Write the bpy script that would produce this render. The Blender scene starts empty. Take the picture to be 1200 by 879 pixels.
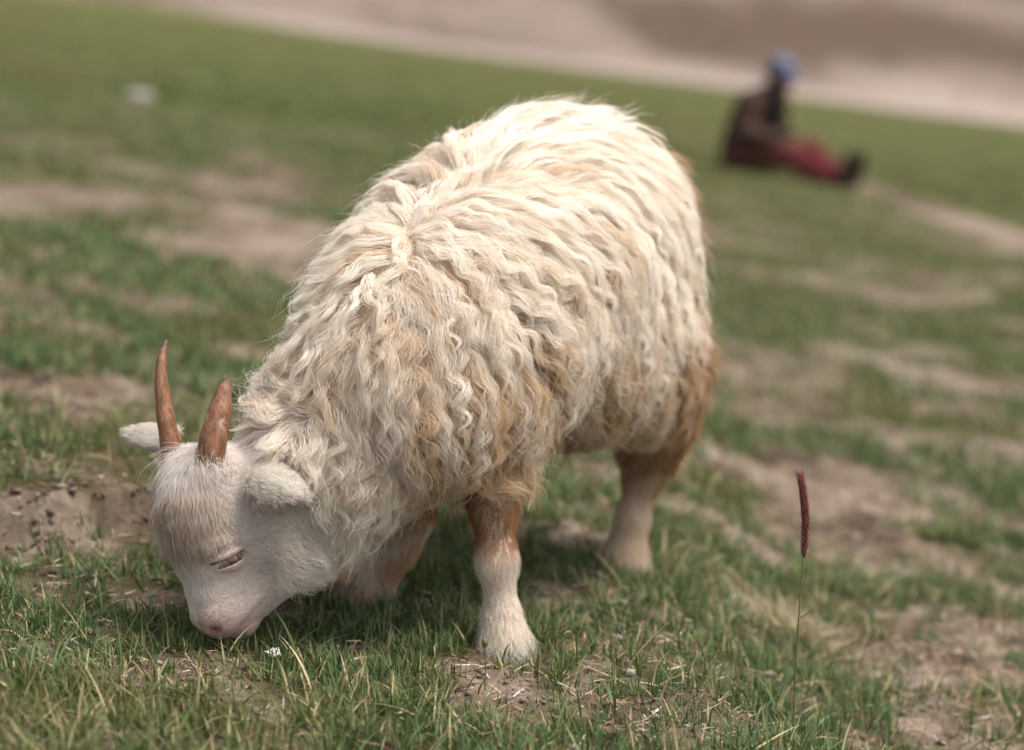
import bpy, bmesh, math
import numpy as np
from mathutils import Vector, Matrix
from mathutils.bvhtree import BVHTree

scene = bpy.context.scene
COL = scene.collection
rng = np.random.default_rng(11)

# ------------------------------------------------------------------ camera
CAM = np.array([0.0, 0.0, 0.90]); PITCH = math.radians(12.0); FPX = 2406.0
cam_d = bpy.data.cameras.new('camera'); cam = bpy.data.objects.new('camera', cam_d); COL.objects.link(cam)
cam.location = CAM; cam.rotation_euler = (math.radians(90) - PITCH, 0, 0)
cam_d.sensor_width = 36.0; cam_d.lens = FPX / 1200 * 36.0
cam_d.clip_start = 0.05; cam_d.clip_end = 3000
cam_d.dof.use_dof = True; cam_d.dof.focus_distance = 2.48; cam_d.dof.aperture_fstop = 2.2
scene.camera = cam

# ------------------------------------------------------------------ world, sun, exposure
SUN_EL, SUN_AZ = math.radians(64), math.radians(105)      # azimuth measured from +Y towards +X
world = bpy.data.worlds.new('World'); scene.world = world; world.use_nodes = True
nt = world.node_tree
bg = nt.nodes['Background']
sky = nt.nodes.new('ShaderNodeTexSky'); sky.sky_type = 'NISHITA'; sky.sun_disc = False
sky.sun_elevation = SUN_EL; sky.sun_rotation = SUN_AZ; sky.air_density = 1.0; sky.dust_density = 4.0; sky.ozone_density = 0.6
hsv = nt.nodes.new('ShaderNodeHueSaturation'); hsv.inputs['Saturation'].default_value = 0.35   # thin high cloud greys the sky
nt.links.new(sky.outputs[0], hsv.inputs['Color']); nt.links.new(hsv.outputs[0], bg.inputs[0]); bg.inputs[1].default_value = 0.12
sun_d = bpy.data.lights.new('sun', 'SUN'); sun = bpy.data.objects.new('sun', sun_d); COL.objects.link(sun)
sun_d.energy = 2.0; sun_d.angle = math.radians(18); sun_d.color = (1.0, 0.95, 0.90)
sd = Vector((math.sin(SUN_AZ) * math.cos(SUN_EL), math.cos(SUN_AZ) * math.cos(SUN_EL), math.sin(SUN_EL)))
sun.rotation_euler = sd.to_track_quat('Z', 'Y').to_euler()
scene.view_settings.view_transform = 'Standard'; scene.view_settings.look = 'None'
scene.view_settings.gamma = 1.0; scene.view_settings.exposure = 1.07
scene.cycles.max_bounces = 12; scene.cycles.diffuse_bounces = 7; scene.cycles.transmission_bounces = 8
scene.cycles.transparent_max_bounces = 8; scene.cycles.use_denoising = True; scene.cycles.denoiser = 'OPENIMAGEDENOISE'

# ------------------------------------------------------------------ numpy helpers
def hash3(ix, iy, iz, seed=0):
    n = (ix * 374761393 + iy * 668265263 + iz * 2147483647 + seed * 974634533) & 0xffffffff
    n = ((n ^ (n >> 13)) * 1274126177) & 0xffffffff
    n = ((n ^ (n >> 16)) * 2246822519) & 0xffffffff
    return ((n ^ (n >> 15)) & 0xffffff) / float(0xffffff)
def vnoise(p, scale, seed=0):
    q = np.asarray(p, float) * scale
    if q.shape[-1] == 2: q = np.concatenate([q, np.zeros(q.shape[:-1] + (1,))], -1)
    i = np.floor(q).astype(np.int64); f = q - i; f = f * f * (3 - 2 * f)
    out = 0
    for dx in (0, 1):
        for dy in (0, 1):
            for dz in (0, 1):
                w = (f[..., 0] if dx else 1 - f[..., 0]) * (f[..., 1] if dy else 1 - f[..., 1]) * (f[..., 2] if dz else 1 - f[..., 2])
                out = out + w * hash3(i[..., 0] + dx, i[..., 1] + dy, i[..., 2] + dz, seed)
    return out
def fbm(p, scale, octv=3, seed=0):
    a, s, t = 1.0, 0, 0
    for o in range(octv):
        s = s + a * vnoise(p, scale * 2 ** o, seed + o * 17); t += a; a *= 0.5
    return s / t
def sstep(a, b, x):
    t = np.clip((x - a) / (b - a), 0, 1); return t * t * (3 - 2 * t)
def unit(v):
    v = np.asarray(v, float); return v / np.maximum(np.linalg.norm(v, axis=-1, keepdims=True), 1e-9)
def W(px, py, Y):
    """point at distance Y along the view whose place in the photograph was measured"""
    u = (px - 600) / FPX; v = (439.5 - py) / FPX
    d = np.array([u, math.cos(PITCH) + v * math.sin(PITCH), -math.sin(PITCH) + v * math.cos(PITCH)])
    return CAM + d * (Y / d[1])

# ------------------------------------------------------------------ terrain
def base_height(x, y):
    z = -0.13 * x - 0.04 * (y - 2.5)
    z = z - 0.11 * sstep(0.15, 0.60, x) * sstep(2.05, 2.55, y) * (1 - sstep(6, 14, y))
    # earth step on the left, the turf behind it stands a little higher
    edge = 2.80 + 0.05 * np.sin(x * 9) + 0.04 * np.sin(x * 23 + 1)
    left = 1 - sstep(-0.50, -0.36, x)
    z = z + left * (0.062 * sstep(edge - 0.035, edge + 0.0, y) * (1 - 0.9 * sstep(2.9, 4.0, y)))
    z = z + left * 0.012 * np.exp(-((y - 2.70) / 0.05) ** 2) * -1
    # hollow in front of the muzzle
    z = z - 0.012 * np.exp(-(((x + 0.40) / 0.16) ** 2 + ((y - 2.31) / 0.06) ** 2))
    far = sstep(45, 62, y)
    z = z * 1.0 + far * 0.0
    z = z + np.where(y > 58, 0.30 * (np.abs(y - 58)) ** 1.04, 0)
    return z
def G(px, py):
    """where the view through that place of the photograph meets the ground"""
    d = W(px, py, 1.0) - CAM
    lo, hi = 0.8, 0.8
    while hi < 300:
        q = CAM + d * hi
        if q[2] < base_height(q[0], q[1]): break
        lo = hi; hi *= 1.02
    for _ in range(30):
        m = 0.5 * (lo + hi); q = CAM + d * m
        if q[2] < base_height(q[0], q[1]): hi = m
        else: lo = m
    return CAM + d * hi

# bare patches: centre px, half size px, strength
PATCH = [(60, 235, 120, 34, 1), (265, 220, 85, 32, .9), (290, 285, 130, 34, 1), (50, 298, 45, 18, 1), (10, 370, 70, 40, .7),
         (90, 455, 130, 36, 1), (70, 615, 110, 34, 1), (885, 450, 90, 60, .85), (960, 600, 170, 68, 1.1), (1130, 600, 110, 44, .9),
         (1110, 770, 120, 52, 1.05), (920, 730, 60, 40, .5), (590, 815, 75, 42, 1), (760, 765, 80, 34, .7), (790, 835, 80, 30, .75), (60, 755, 75, 18, .55),
         (675, 690, 65, 18, .8), (230, 800, 90, 24, .75), (30, 840, 60, 20, .5), (700, 870, 60, 14, .5), (1010, 855, 50, 20, .6), (110, 650, 90, 22, .6),
         (350, 868, 40, 12, .4), (60, 170, 90, 12, .5), (420, 240, 40, 20, .5)]
PW = []
for (px, py, rx, ry, s) in PATCH:
    c = G(px, py); e = G(px + rx, py); a = G(px, py - ry); b = G(px, py + ry)
    PW.append((c[0], 0.5 * (a[1] + b[1]), abs(e[0] - c[0]), 0.5 * abs(a[1] - b[1]), s))
PATH_A, PATH_B = G(985, 212), G(1190, 282)
def bare(x, y):
    p = np.stack([x, y], -1)
    lg = np.maximum(y, 0.5)
    pp = np.stack([x / lg * 2.6, np.log(lg) * 2.6], -1)       # keeps blotches the same size relative to distance
    m = np.zeros_like(x)
    wob = (fbm(pp, 7.0, 5, 3) - 0.5) * 2.6 + (fbm(pp, 26.0, 4, 4) - .5) * 1.3
    for cx, cy, rx, ry, s in PW:
        d = np.sqrt(((x - cx) / rx) ** 2 + ((y - cy) / ry) ** 2)
        m = np.maximum(m, s * (1 - sstep(0.55, 1.2, d + wob)))
    ab = PATH_B[:2] - PATH_A[:2]; t = np.clip(((x - PATH_A[0]) * ab[0] + (y - PATH_A[1]) * ab[1]) / (ab @ ab), -0.12, 1.2)
    dd = np.hypot(x - PATH_A[0] - t * ab[0], y - PATH_A[1] - t * ab[1])
    path = 1 - sstep(0.17, 0.36, dd + (fbm(p, 1.5, 2, 8) - .5) * .25)
    m = np.maximum(m, path * (y > 7))
    zone = np.maximum(sstep(.06, .17, x / lg) * sstep(2.3, 2.8, y), sstep(-.05, -.13, x / lg) * sstep(3.4, 4.2, y))
    spots = sstep(0.58, 0.70, fbm(pp, 9.0, 4, 21) + .075 * zone + (fbm(pp, 30, 3, 22) - .5) * .18) * 0.85 * (1 - sstep(8, 15, y))
    m = np.maximum(m, spots)
    lip = 2.80 + 0.05 * np.sin(x * 9) + 0.04 * np.sin(x * 23 + 1)
    m = np.maximum(m, (1 - sstep(-.50, -.40, x)) * sstep(lip - .10, lip - .05, y + wob * .015) * (1 - sstep(lip - .005, lip + .02, y + wob * .02)))
    edge_far = 47 + 1.5 * np.clip(-x - 2, 0, 8) + (fbm(p, 0.12, 3, 9) - .5) * 9 + 0.0 * x
    m = np.maximum(m, sstep(-1.5, 1.5, y - edge_far))
    return np.clip(m, 0, 1)
def height(x, y, m=None):
    p = np.stack([x, y], -1)
    if m is None: m = bare(x, y)
    z = base_height(x, y)
    near = 1 - sstep(8, 20, y)
    z = z + (fbm(p, 4.0, 3, 31) - .5) * 0.035 * near + (fbm(p, 22.0, 3, 41) - .5) * (0.008 + 0.034 * m) * near
    z = z + (fbm(p, 0.12, 3, 77) - .5) * 3.0 * sstep(58, 90, y)
    return z

def new_mesh(name, V, F, smooth=False):
    me = bpy.data.meshes.new(name)
    V = np.ascontiguousarray(V, np.float32); F = np.ascontiguousarray(F, np.int32)
    n = F.shape[1]
    me.vertices.add(len(V)); me.vertices.foreach_set('co', V.ravel())
    me.loops.add(F.size); me.loops.foreach_set('vertex_index', F.ravel())
    me.polygons.add(len(F)); me.polygons.foreach_set('loop_start', np.arange(0, F.size, n, dtype=np.int32))
    try: me.polygons.foreach_set('loop_total', np.full(len(F), n, np.int32))
    except Exception: pass
    me.update(calc_edges=True); me.validate()
    if smooth: me.polygons.foreach_set('use_smooth', np.ones(len(F), bool))
    return me
def vcol(me, C, name='tint'):
    a = me.attributes.new(name, 'FLOAT_COLOR', 'POINT')
    C = np.asarray(C, np.float32)
    if C.shape[1] == 3: C = np.concatenate([C, np.ones((len(C), 1), np.float32)], 1)
    a.data.foreach_set('color', np.ascontiguousarray(C, np.float32).ravel())
def link(name, data, mat=None, parent=None, label=None, cat=None, group=None, kind=None):
    o = bpy.data.objects.new(name, data); COL.objects.link(o)
    if mat is not None: data.materials.append(mat)
    if parent is not None:
        o.parent = parent; o.location = -Vector(parent_world(parent))
    for k, v in (('label', label), ('category', cat), ('group', group), ('kind', kind)):
        if v: o[k] = v
    return o
def parent_world(o):
    v = Vector(o.location)
    while o.parent is not None: o = o.parent; v += o.location
    return v
def thing(name, loc, label, cat, group=None):
    o = bpy.data.objects.new(name, None); COL.objects.link(o); o.location = Vector(loc); o.empty_display_size = 0.1
    o['label'] = label; o['category'] = cat
    if group: o['group'] = group
    return o

# ------------------------------------------------------------------ materials
def mat_new(name):
    m = bpy.data.materials.new(name); m.use_nodes = True
    t = m.node_tree; return m, t, t.nodes['Principled BSDF'], t.nodes['Material Output']
def N(t, kind, **kw):
    n = t.nodes.new('ShaderNode' + kind)
    for k, v in kw.items():
        if k in n.inputs: n.inputs[k].default_value = v
        else: setattr(n, k, v)
    return n
def mixc(t, fac, a, b, mode='MIX'):
    n = t.nodes.new('ShaderNodeMix'); n.data_type = 'RGBA'; n.blend_type = mode
    for i, v in ((0, fac), (6, a), (7, b)):
        if hasattr(v, 'is_linked'): t.links.new(v, n.inputs[i])
        else: n.inputs[i].default_value = v if i == 0 else (*v, 1)
    return n.outputs[2]
def ramp(t, sock, a, b):
    n = t.nodes.new('ShaderNodeMapRange'); n.interpolation_type = 'SMOOTHSTEP'
    n.inputs[1].default_value = a; n.inputs[2].default_value = b
    t.links.new(sock, n.inputs[0]); return n.outputs[0]

def mat_ground():
    m, t, b, out = mat_new('earth_and_turf')
    att = N(t, 'Attribute', attribute_name='tint')
    co = N(t, 'NewGeometry').outputs['Position']
    def noise(s, d=4, r=.6):
        n = N(t, 'TexNoise', Scale=s, Detail=d, Roughness=r); t.links.new(co, n.inputs['Vector']); return n.outputs['Fac']
    n1, n2, n3 = noise(55, 6, .7), noise(14, 4), noise(1.6, 4)
    base = att.outputs['Color']
    c = mixc(t, 0.55, base, mixc(t, ramp(t, n1, .3, .7), (.35, .33, .32), (1.25, 1.2, 1.15)), 'MULTIPLY')
    c = mixc(t, 0.45, c, mixc(t, ramp(t, n2, .3, .7), (.55, .5, .48), (1.3, 1.25, 1.2)), 'MULTIPLY')
    c = mixc(t, 0.5, c, mixc(t, ramp(t, n3, .3, .7), (.7, .7, .62), (1.2, 1.15, 1.15)), 'MULTIPLY')
    t.links.new(c, b.inputs['Base Color']); b.inputs['Roughness'].default_value = .95
    b.inputs['Specular IOR Level'].default_value = .15
    bp = N(t, 'Bump', Strength=.9, Distance=.012); t.links.new(n1, bp.inputs['Height']); t.links.new(bp.outputs[0], b.inputs['Normal'])
    return m
def mat_leaf(name, rough=.6, trans=.22):
    m, t, b, out = mat_new(name)
    att = N(t, 'Attribute', attribute_name='tint')
    t.links.new(att.outputs['Color'], b.inputs['Base Color']); b.inputs['Roughness'].default_value = rough
    b.inputs['Specular IOR Level'].default_value = .2
    tr = N(t, 'BsdfTranslucent'); t.links.new(att.outputs['Color'], tr.inputs['Color'])
    mx = N(t, 'MixShader'); mx.inputs[0].default_value = trans
    t.links.new(b.outputs[0], mx.inputs[1]); t.links.new(tr.outputs[0], mx.inputs[2]); t.links.new(mx.outputs[0], out.inputs[0])
    return m
def mat_plain(name, col, rough=.8, nscale=40, var=.35, bump=.2, spec=.2, dist=.004):
    m, t, b, out = mat_new(name)
    co = N(t, 'NewGeometry').outputs['Position']
    n = N(t, 'TexNoise', Scale=nscale, Detail=5, Roughness=.6); t.links.new(co, n.inputs['Vector'])
    lo = tuple(c * (1 - var) for c in col); hi = tuple(min(1, c * (1 + var)) for c in col)
    t.links.new(mixc(t, ramp(t, n.outputs['Fac'], .3, .7), lo, hi), b.inputs['Base Color'])
    b.inputs['Roughness'].default_value = rough; b.inputs['Specular IOR Level'].default_value = spec
    bp = N(t, 'Bump', Strength=bump, Distance=dist); t.links.new(n.outputs['Fac'], bp.inputs['Height']); t.links.new(bp.outputs[0], b.inputs['Normal'])
    return m
def mat_attr(name, rough=.8, spec=.2, nscale=90, bump=.3, dist=.002):
    m, t, b, out = mat_new(name)
    att = N(t, 'Attribute', attribute_name='tint')
    co = N(t, 'NewGeometry').outputs['Position']
    n = N(t, 'TexNoise', Scale=nscale, Detail=4); t.links.new(co, n.inputs['Vector'])
    c = mixc(t, .5, att.outputs['Color'], mixc(t, ramp(t, n.outputs['Fac'], .3, .7), (.6, .6, .6), (1.2, 1.2, 1.2)), 'MULTIPLY')
    t.links.new(c, b.inputs['Base Color']); b.inputs['Roughness'].default_value = rough; b.inputs['Specular IOR Level'].default_value = spec
    bp = N(t, 'Bump', Strength=bump, Distance=dist); t.links.new(n.outputs['Fac'], bp.inputs['Height']); t.links.new(bp.outputs[0], b.inputs['Normal'])
    return m
def mat_hair(name):
    m, t, b, out = mat_new(name)
    att = N(t, 'Attribute', attribute_name='tint')
    d = N(t, 'BsdfDiffuse'); tr = N(t, 'BsdfTranslucent'); g = N(t, 'BsdfGlossy', Roughness=.45)
    t.links.new(att.outputs['Color'], d.inputs[0]); t.links.new(att.outputs['Color'], tr.inputs[0])
    m1 = N(t, 'MixShader'); m1.inputs[0].default_value = .44
    t.links.new(d.outputs[0], m1.inputs[1]); t.links.new(tr.outputs[0], m1.inputs[2])
    m2 = N(t, 'MixShader'); m2.inputs[0].default_value = .05
    t.links.new(m1.outputs[0], m2.inputs[1]); t.links.new(g.outputs[0], m2.inputs[2]); t.links.new(m2.outputs[0], out.inputs[0])
    t.nodes.remove(b)
    return m
M_GROUND = mat_ground(); M_LEAF = mat_leaf('grass_blades'); M_STRAW = mat_leaf('dry_straw', .8, .15)
M_CLOD = mat_attr('soil_crumbs', .95, .1); M_HAIR = mat_hair('goat_fleece'); M_SKIN = mat_attr('goat_skin', .7, .25, 300, .2, .0008)

# ------------------------------------------------------------------ ground sheet
def build_ground():
    n = 520; k = 7.3; c = 0.42
    s = np.linspace(-1, 1, n)
    xs = c * np.sinh(k * s); ys = 2.6 + c * np.sinh(k * s)
    X, Y = np.meshgrid(xs, ys)
    m = bare(X, Y); Z = height(X, Y, m)
    V = np.stack([X, Y, Z], -1).reshape(-1, 3)
    i = np.arange(n * n).reshape(n, n)
    F = np.stack([i[:-1, :-1], i[:-1, 1:], i[1:, 1:], i[1:, :-1]], -1).reshape(-1, 4)
    me = new_mesh('ground', V, F, True)
    x, y, mm = X.ravel(), Y.ravel(), m.ravel(); p = np.stack([x, y], -1)
    soil = np.array([.165, .126, .094]); pale = np.array([.275, .225, .185]); dark = np.array([.075, .052, .038])
    lg = np.maximum(y, .5); pp = np.stack([x / lg * 2.6, np.log(lg) * 2.6], -1)
    v = (fbm(pp, 6, 4, 55) * .5 + fbm(pp, 24, 3, 56) * .5)[:, None]
    sc = soil * (1 - sstep(.48, .66, v)) + pale * sstep(.48, .66, v); w = sstep(.48, .30, v); sc = sc * (1 - w) + dark * w
    thatch = np.array([.058, .060, .022]); thatch2 = np.array([.095, .078, .040])
    g = fbm(pp, 11, 3, 66)[:, None]; gr = thatch * (1 - sstep(.4, .7, g)) + thatch2 * sstep(.4, .7, g)
    farg = sstep(6, 16, y)[:, None]; gr = gr * (1 - farg) + (np.array([.085, .105, .026]) * (1 - g) + np.array([.135, .125, .055]) * g) * farg
    C = gr * (1 - mm[:, None]) + sc * mm[:, None]
    # river sand strip and scree slope beyond the meadow
    q = fbm(np.stack([x * .06, y * .16], -1), 3, 4, 5)[:, None]
    q = sstep(.41, .59, .6 * q + .4 * fbm(np.stack([x * .25, y * .4], -1), 1, 3, 15)[:, None]); sand = np.array([.31, .262, .238]); scree = np.array([.092, .066, .047]) * (1 - q) + np.array([.200, .163, .140]) * q
    f1 = sstep(46, 50, y)[:, None] * mm[:, None]; C = C * (1 - f1) + sand * f1
    f2 = sstep(56, 61, y + (fbm(p, .15, 3, 88) - .5) * 8)[:, None]; C = C * (1 - f2) + scree * f2
    vcol(me, C)
    return link('ground', me, M_GROUND, label='sloping meadow ground with bare soil patches and scree beyond', kind='structure')
build_ground()

# ------------------------------------------------------------------ grass
def blades(P, az, lean, length, width, curl, C, nseg, twist=None):
    """ribbons that taper to a point; P roots, az heading, lean 0 upright .. 1 flat"""
    n = len(P)
    t = np.linspace(0, 1, nseg + 1)
    ang = (lean[:, None] + curl[:, None] * t[None, :])            # angle from the vertical
    ds = length[:, None] / nseg
    hx = np.concatenate([np.zeros((n, 1)), np.cumsum(np.sin(ang[:, :-1]) * ds, 1)], 1)
    hz = np.concatenate([np.zeros((n, 1)), np.cumsum(np.cos(ang[:, :-1]) * ds, 1)], 1)
    ca, sa = np.cos(az)[:, None], np.sin(az)[:, None]
    cx = P[:, 0:1] + hx * ca; cy = P[:, 1:2] + hx * sa; cz = P[:, 2:3] + hz
    wz = width[:, None] * (1 - t[None, :] ** 1.8) * (0.75 + 0.5 * np.sin(np.pi * np.minimum(1, t[None, :] * 1.3)))
    tw = rng.uniform(-.9, .9, n)[:, None] if twist is None else twist[:, None]
    lx, ly = -sa * np.cos(tw) * wz, ca * np.cos(tw) * wz; lz = np.sin(tw) * wz
    A = np.stack([cx - lx, cy - ly, cz - lz], -1)[:, :-1]; B = np.stack([cx + lx, cy + ly, cz + lz], -1)[:, :-1]
    T = np.stack([cx[:, -1:], cy[:, -1:], cz[:, -1:]], -1)
    per = 2 * nseg + 1
    V = np.concatenate([np.stack([A, B], 2).reshape(n, 2 * nseg, 3), T], 1)
    f = []
    for i in range(nseg - 1): f += [(2 * i, 2 * i + 1, 2 * i + 3), (2 * i, 2 * i + 3, 2 * i + 2)]
    f.append((2 * nseg - 2, 2 * nseg - 1, 2 * nseg))
    F = (np.arange(n) * per)[:, None, None] + np.array(f)[None]
    Cc = np.repeat(C[:, None, :], per, 1)
    return V.reshape(-1, 3), F.reshape(-1, 3), Cc.reshape(-1, 3)
class Heap:
    def __init__(s): s.V, s.F, s.C, s.n = [], [], [], 0
    def add(s, V, F, C): s.V.append(V); s.F.append(F + s.n); s.C.append(C); s.n += len(V)
    def build(s, name, mat, **kw):
        me = new_mesh(name, np.concatenate(s.V), np.concatenate(s.F)); vcol(me, np.concatenate(s.C)); return link(name, me, mat, **kw)
def grass_colour(n, p, dry=.12):
    g = fbm(p[:, :2], 3.0, 3, 91)[:, None]; r = rng.random((n, 1))
    a = np.array([.048, .084, .021]); b = np.array([.124, .180, .076]); c = np.array([.110, .118, .034])
    C = a + (b - a) * rng.random((n, 1)); C = C + (c - C) * np.clip((g - .45) * 3, 0, .8)
    d = np.array([.40, .32, .17]) * (.6 + .6 * rng.random((n, 1)))
    C = np.where(r < dry, d, C)
    return C * rng.uniform(.75, 1.25, (n, 1))
def scatter(n, y0, y1, power=1.0, wid=.34, pad=.22):
    y = y0 + (y1 - y0) * rng.random(n) ** power
    x = (rng.random(n) * 2 - 1) * (wid * y + pad)
    return x, y
def build_grass():
    H = Heap()
    # tufts of short turf
    nt_ = 21000; x, y = scatter(nt_, 1.75, 4.0, 1.15, .42, .3)
    keep = rng.random(nt_) > bare(x, y) * .93 + .02
    keep &= rng.random(nt_) < .12 + 1.2 * sstep(.30, .60, fbm(np.stack([x, y], -1), 7, 3, 13))
    x, y = x[keep], y[keep]; k = rng.integers(7, 17, len(x)); tall = rng.uniform(.6, 1.35, len(x)) * (1 + .5 * (fbm(np.stack([x, y], -1), 3, 2, 14) - .4))
    idx = np.repeat(np.arange(len(x)), k); n = len(idx)
    r = np.abs(rng.normal(0, .011, n)); a = rng.uniform(0, 2 * math.pi, n)
    bx, by = x[idx] + r * np.cos(a), y[idx] + r * np.sin(a)
    P = np.stack([bx, by, height(bx, by) - .003], -1)
    L = rng.uniform(.014, .042, n) * tall[idx]; lean = np.clip(rng.normal(.45, .35, n), 0, 1.4)
    az = a + rng.normal(0, .5, n)
    H.add(*blades(P, az, lean, L, rng.uniform(.0007, .0015, n), rng.uniform(0, .9, n), grass_colour(n, P, .15), 3))
    # longer single blades
    n = 10500; x, y = scatter(n, 1.75, 4.2, 1.1, .42, .3)
    keep = rng.random(n) > bare(x, y) * .8; x, y = x[keep], y[keep]; n = len(x)
    P = np.stack([x, y, height(x, y) - .004], -1)
    L = rng.uniform(.04, .09, n) * np.where(rng.random(n) < .12, 1.35, 1)
    H.add(*blades(P, rng.uniform(0, 6.28, n), np.clip(rng.normal(.75, .35, n), 0, 1.45), L, rng.uniform(.0008, .0017, n), rng.uniform(.1, 1.3, n), grass_colour(n, P, .17), 5))
    H.build('grass', M_LEAF, label='short green turf with longer blades around the goat', cat='grass', kind='stuff')
    # meadow further back, softer and sparser
    H = Heap()
    n = 250000; x, y = scatter(n, 3.9, 14, 1.7, .50, .5)
    keep = rng.random(n) > bare(x, y) * 1.0; x, y = x[keep], y[keep]; n = len(x)
    P = np.stack([x, y, height(x, y) - .004], -1)
    L = rng.uniform(.02, .05, n) * np.where(rng.random(n) < .15, 1.6, 1); C = grass_colour(n, P, .08)
    far = sstep(6, 14, y)[:, None]; v_ = sstep(.34, .66, fbm(P[:, :2], .9, 4, 12))[:, None]; C = C * (1 - .6 * far) + (np.array([.060, .090, .019]) * (1 - v_) + np.array([.125, .108, .045]) * v_) * .65 * far
    H.add(*blades(P, rng.uniform(0, 6.28, n), rng.uniform(.1, 1.1, n), L, rng.uniform(.001, .0022, n) * (1 + y / 10), rng.uniform(0, .8, n), C, 2))
    n = 150000; x, y = scatter(n, 14, 47, 1.5, .46, 1.0)
    keep = rng.random(n) > bare(x, y) * 1.0; x, y = x[keep], y[keep]; n = len(x)
    P = np.stack([x, y, height(x, y) - .01], -1); v_ = sstep(.34, .66, fbm(P[:, :2], .55, 4, 12))[:, None]; C = grass_colour(n, P, .06) * .35 + (np.array([.060, .090, .019]) * (1 - v_) + np.array([.125, .108, .045]) * v_) * .75
    H.add(*blades(P, rng.uniform(0, 6.28, n), rng.uniform(.1, .9, n), rng.uniform(.025, .05, n), rng.uniform(.006, .014, n), rng.uniform(0, .5, n), C, 2))
    H.build('meadow_grass', M_LEAF, label='blurred olive green meadow grass behind the goat', cat='grass', kind='stuff')
    # dry straw lying on the soil
    H = Heap(); n = 32000; x, y = scatter(n, 1.75, 4.5, 1.2, .42, .3)
    w = .15 + .85 * bare(x, y); keep = rng.random(n) < w; x, y = x[keep], y[keep]; n = len(x)
    P = np.stack([x, y, height(x, y) + rng.uniform(.000, .008, n)], -1)
    base = np.array([[.46, .35, .22], [.36, .24, .15], [.52, .44, .36], [.24, .13, .08]])[rng.integers(0, 4, n)]
    H.add(*blades(P, rng.uniform(0, 6.28, n), rng.uniform(1.2, 1.65, n), rng.uniform(.008, .035, n), rng.uniform(.0005, .0014, n), rng.uniform(-.3, .4, n), base * rng.uniform(.6, 1.15, (n, 1)), 2))
    H.build('straw', M_STRAW, label='dry straw and dead blades littering the soil', cat='straw', kind='stuff')
build_grass()

def ico(sub):
    bm = bmesh.new(); bmesh.ops.create_icosphere(bm, subdivisions=sub, radius=1)
    V = np.array([v.co[:] for v in bm.verts]); F = np.array([[v.index for v in f.verts] for f in bm.faces]); bm.free(); return V, F
def build_soil():
    V0, F0 = ico(1)
    n = 42000; x, y = scatter(n, 1.75, 4.6, 1.2, .42, .3); m = bare(x, y)
    keep = rng.random(n) < np.clip(m * 1.1, .03, 1); x, y = x[keep], y[keep]; n = len(x)
    r = np.exp(rng.normal(math.log(.0019), .5, n)).clip(.0008, .009)
    # larger lumps broken from the lip of the earth step
    nl = 420; xl = rng.uniform(-1.15, -.42, nl); yl = 2.79 + .05 * np.sin(xl * 9) + .04 * np.sin(xl * 23 + 1) + rng.normal(-.02, .035, nl)
    x = np.concatenate([x, xl]); y = np.concatenate([y, yl]); r = np.concatenate([r, np.exp(rng.normal(math.log(.0030), .6, nl)).clip(.0012, .012)]); n = len(x)
    V = V0[None] * (1 + rng.uniform(-.5, .45, (n, len(V0), 1))) * r[:, None, None] * rng.uniform(.5, 1.4, (n, 1, 3)) * [1, 1, .7]
    V = V + np.stack([x, y, height(x, y) + r * .25], -1)[:, None, :]
    F = F0[None] + (np.arange(n) * len(V0))[:, None, None]
    pal = np.array([[.19, .135, .11], [.15, .10, .08], [.25, .19, .16], [.36, .31, .28]])
    C = pal[rng.choice(4, n, p=[.4, .3, .22, .08])] * rng.uniform(.7, 1.2, (n, 1))
    C[-nl:] = pal[1] * rng.uniform(.6, 1.3, (nl, 1))
    me = new_mesh('soil_crumbs', V.reshape(-1, 3), F.reshape(-1, 3)); vcol(me, np.repeat(C, len(V0), 0))
    link('soil_crumbs', me, M_CLOD, label='crumbly brown soil and grit in the bare patches', cat='soil', kind='stuff')
build_soil()

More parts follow.
